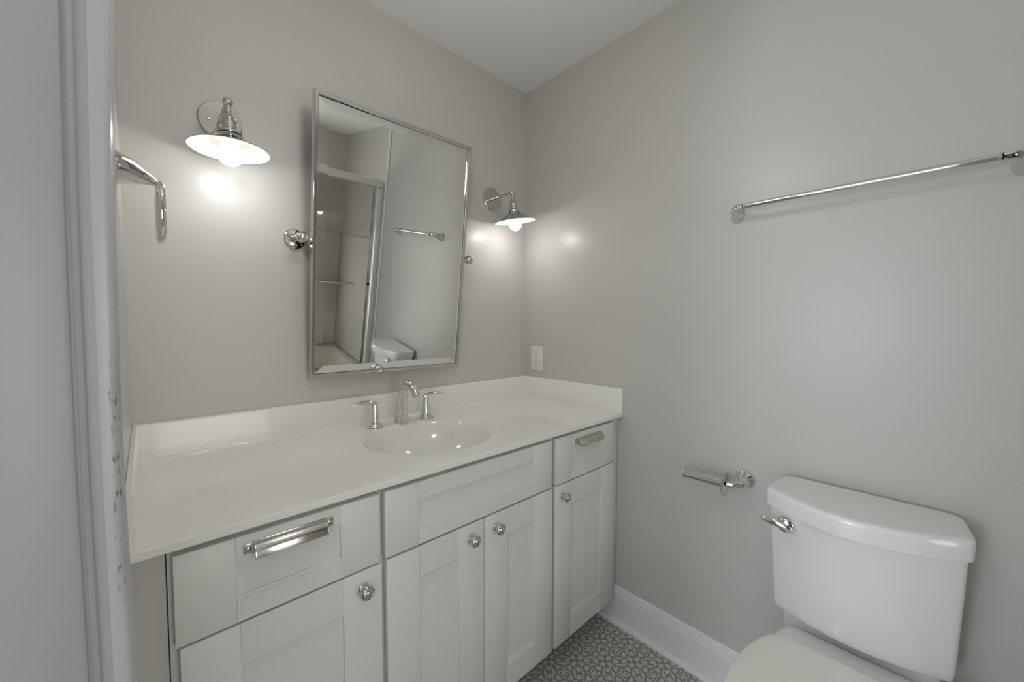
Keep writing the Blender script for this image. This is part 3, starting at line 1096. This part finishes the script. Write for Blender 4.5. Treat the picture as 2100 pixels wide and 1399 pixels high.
# flush lever
bm = new()
fy, fz = -1.2010, 0.7335
fxp = -0.2030
add_lathe(bm, (fxp + 0.012, fy, fz), (-1, 0.0, 0), [(0, 0.0205), (0.012, 0.0210), (0.017, 0.0198), (0.021, 0.0155), (0.0230, 0.0085), (0.0235, 0.0)], 32)
lv = part('flush_lever', bm, M_CHROME, root, tank, 40, label='chrome flush lever')
bm = new()
P = [(fxp - 0.011, fy - 0.018, fz - 0.0060, 0.0030, 0.0035), (fxp - 0.014, fy - 0.006, fz - 0.0020, 0.0050, 0.0065), (fxp - 0.015, fy + 0.012, fz + 0.0020, 0.0055, 0.0085), (fxp - 0.014, fy + 0.032, fz + 0.0040, 0.0050, 0.0088),
     (fxp - 0.012, fy + 0.048, fz + 0.0050, 0.0035, 0.0058), (fxp - 0.010, fy + 0.058, fz + 0.0050, 0.0012, 0.0018)]
add_tube(bm, P, 20, 5)
part('lever_blade', bm, M_CHROME, root, tank, 40, label='chrome lever blade')


def bowl_outline(xb, xf, wb, wm, inset=0.0, n=56):
    """egg: straight-ish back at xb, widest towards the front third, round front at xf"""
    xb -= inset; xf += inset; wb = max(wb - inset, 0.02); wm -= inset
    L = xb - xf
    xm = xb - L * 0.48
    pts = []
    for i in range(n + 1):                       # left side (+y) back to front, then back
        t = i / n
        if t < 0.5:
            s = t / 0.5
            x = xb + (xm - xb) * s
            y = wb + (wm - wb) * math.sin(s * PI / 2) ** 0.8
        else:
            s = (t - 0.5) / 0.5 * PI / 2
            x = xm + (xf - xm) * math.sin(s)
            y = wm * math.cos(s)
        pts.append((x, y))
    pts2 = [(x, -y) for x, y in pts[::-1][1:]]
    return [(x, y + TY) for x, y in pts + pts2]


bm = new()
rings = []
for z, xb, xf, wb, wm, ins in ((0.0006, -0.10, -0.600, 0.105, 0.115, 0), (0.012, -0.10, -0.605, 0.107, 0.118, 0), (0.10, -0.10, -0.600, 0.100, 0.112, 0), (0.20, -0.105, -0.625, 0.102, 0.128, 0),
                               (0.29, -0.115, -0.665, 0.115, 0.158, 0), (0.36, -0.125, -0.700, 0.128, 0.178, 0), (0.40, -0.130, -0.712, 0.134, 0.184, 0), (0.4180, -0.134, -0.712, 0.136, 0.184, 0.001),
                               (0.4240, -0.136, -0.708, 0.134, 0.182, 0.004), (0.4265, -0.140, -0.700, 0.126, 0.178, 0.008)):
    rings.append([(x, y, z) for x, y in bowl_outline(xb, xf, wb, wm, ins)])
add_rings(bm, rings)
# shelf under the tank
bm_s = [(-0.035, -0.145), (-0.035, 0.145), (-0.080, 0.160), (-0.108, 0.155), (-0.118, 0.120), (-0.118, -0.120), (-0.108, -0.155), (-0.080, -0.160)]
rings = []
for z, k in ((0.30, 0.72), (0.36, 0.92), (0.400, 1.0), (0.430, 1.0), (0.4385, 0.985), (0.4400, 0.96)):
    rings.append([(-0.09 + (x + 0.09) * k, y * k + TY, z) for x, y in round_poly(bm_s, [0.02] * 8)])
add_rings(bm, rings)
part('bowl', bm, M_CHINA, root, smooth=50)


def seat_outline(inset=0.0):
    pts = [(-0.2385, 0.0), (-0.2385, 0.060), (-0.2390, 0.105), (-0.2430, 0.1235), (-0.2590, 0.1470), (-0.2850, 0.1620), (-0.3150, 0.1730), (-0.3600, 0.1835), (-0.4100, 0.1890), (-0.4650, 0.1895), (-0.5200, 0.1840), (-0.5700, 0.1720),
           (-0.6200, 0.1500), (-0.6600, 0.1210), (-0.6900, 0.0860), (-0.7060, 0.0460), (-0.7110, 0.0)]
    pts = smooth_path(pts, 3)
    c = Vector((-0.47, 0.0))
    full = [(x, y) for x, y in pts] + [(x, -y) for x, y in pts[::-1][1:-1]]
    out = []
    for x, y in full:
        d = Vector((x, y)) - c
        d = d * (1 - inset / max(d.length, 0.05))
        out.append((c.x + d.x, c.y + d.y + TY))
    return out


bm = new()
add_rings(bm, [[(x, y, z) for x, y in seat_outline(i)] for z, i in ((0.4275, 0.010), (0.4290, 0.006), (0.4400, 0.005), (0.4420, 0.008))])
part('seat', bm, M_SEAT, root, smooth=50)
bm = new()
add_rings(bm, [[(x, y, z) for x, y in seat_outline(i)] for z, i in ((0.4430, 0.004), (0.4440, 0.001), (0.4470, 0.0), (0.4530, 0.0005), (0.4560, 0.003), (0.4575, 0.010), (0.4585, 0.05))])
part('seat_lid', bm, M_SEAT, root, smooth=50)
for s in (-1, 1):
    bm = new()
    add_lathe(bm, (-0.215, TY + s * 0.075, 0.4262), (0, 0, 1), [(0, 0.016), (0.008, 0.015), (0.0105, 0.010), (0.011, 0)], 24)
    part('hinge_cap', bm, M_SEAT, root)

# ------------------------------------------------------------------ tub alcove (seen in the mirror)
root = thing('bathtub', (-0.74, -2.34, 0.0005), 'white alcove bathtub behind the glass shower doors', 'bathtub')
bm = new()
bx0, bx1, by0, by1 = XL + 0.002, -0.002, -2.798, -1.900


def rr(e, r, z):
    pts = [(bx0 + e, by0 + e), (bx1 - e, by0 + e), (bx1 - e, by1 - e), (bx0 + e, by1 - e)]
    return [(x, y, z) for x, y in round_poly(pts, [r] * 4, 8)]


add_rings(bm, [rr(0, 0.004, 0.0006), rr(0, 0.004, 0.405), rr(0.001, 0.004, 0.42), rr(0.006, 0.006, 0.425), rr(0.075, 0.10, 0.425), rr(0.085, 0.11, 0.418), rr(0.10, 0.12, 0.30), rr(0.13, 0.13, 0.12), rr(0.20, 0.13, 0.09)])
part('tub', bm, M_ACRYL, root, smooth=50)

root = thing('shower_surround', (-0.74, -2.79, 0.4260), 'white acrylic wall panels with a ledge around the bathtub', 'shower wall')
zs0, zs1 = 0.4262, 1.540
for nm, b in (('side_panel', (-0.016, -0.0006, -2.797, -1.960)), ('back_panel', (XL + 0.018, -0.018, -2.798, -2.780)), ('side_panel', (XL + 0.0006, XL + 0.016, -2.797, -1.960))):
    bm = new()
    add_box(bm, b[0], b[1], b[2], b[3], zs0, zs1, 0.004, 2)
    part(nm, bm, M_ACRYL, root)
bm = new()
add_box(bm, -0.560, -0.018, -2.779, -2.690, 1.05, 1.065, 0.005, 2)
part('ledge', bm, M_ACRYL, root)

root = thing('shower_door', (-0.74, -1.93, 0.4252), 'sliding glass shower doors with a metal header rail and towel bar', 'shower door')
bm = new()
add_box(bm, XL + 0.001, -0.0145, -1.958, -1.903, 1.945, 2.005, 0.016, 4)
part('header_rail', bm, M_ALU, root, smooth=40)
bm = new()
add_box(bm, XL + 0.001, -0.016, -1.955, -1.905, 0.4256, 0.452, 0.006, 2)
part('bottom_track', bm, M_ALU, root)
for xa, xb in ((-0.056, -0.0165), (XL + 0.001, XL + 0.04)):
    bm = new()
    add_box(bm, xa, xb, -1.955, -1.905, 0.4525, 1.9445, 0.006, 2)
    part('side_jamb', bm, M_ALU, root)
for xa, xb, yy, nm in ((-0.800, -0.075, -1.918, 'sliding_panel'), (-1.440, -0.720, -1.942, 'sliding_panel')):
    bm = new()
    add_box(bm, xa, xb, yy - 0.003, yy + 0.003, 0.4600, 1.9440)
    gp = part(nm, bm, M_GLASS, root, smooth=None, label='clear glass panel')
    bm = new()
    for a, b in ((xa - 0.004, xa + 0.016), (xb - 0.016, xb + 0.004)):
        add_box(bm, a, b, yy - 0.008, yy + 0.008, 0.4560, 1.9440, 0.003, 2)
    part('stile', bm, M_NICKEL, root, gp)
    bm = new()
    add_box(bm, xa + 0.0165, xb - 0.0165, yy - 0.008, yy + 0.008, 0.4560, 0.4760, 0.003, 2)
    part('bottom_rail', bm, M_NICKEL, root, gp)
    if yy > -1.93:
        bm = new()
        add_tube(bm, [(-0.205, yy + 0.0035, 1.177, 0.006), (-0.205, yy + 0.030, 1.177, 0.006), (-0.214, yy + 0.038, 1.177, 0.006), (-0.70, yy + 0.038, 1.177, 0.006), (-0.709, yy + 0.030, 1.177, 0.006), (-0.709, yy + 0.0035, 1.177, 0.006)], 14, 1)
        part('towel_rail', bm, M_CHROME, root, gp)
        bm = new()
        add_box(bm, -0.092, -0.073, yy + 0.0082, yy + 0.0150, 1.165, 1.190, 0.002, 2)
        part('bumper', bm, M_BLACK, root, gp, label='small black bumper')
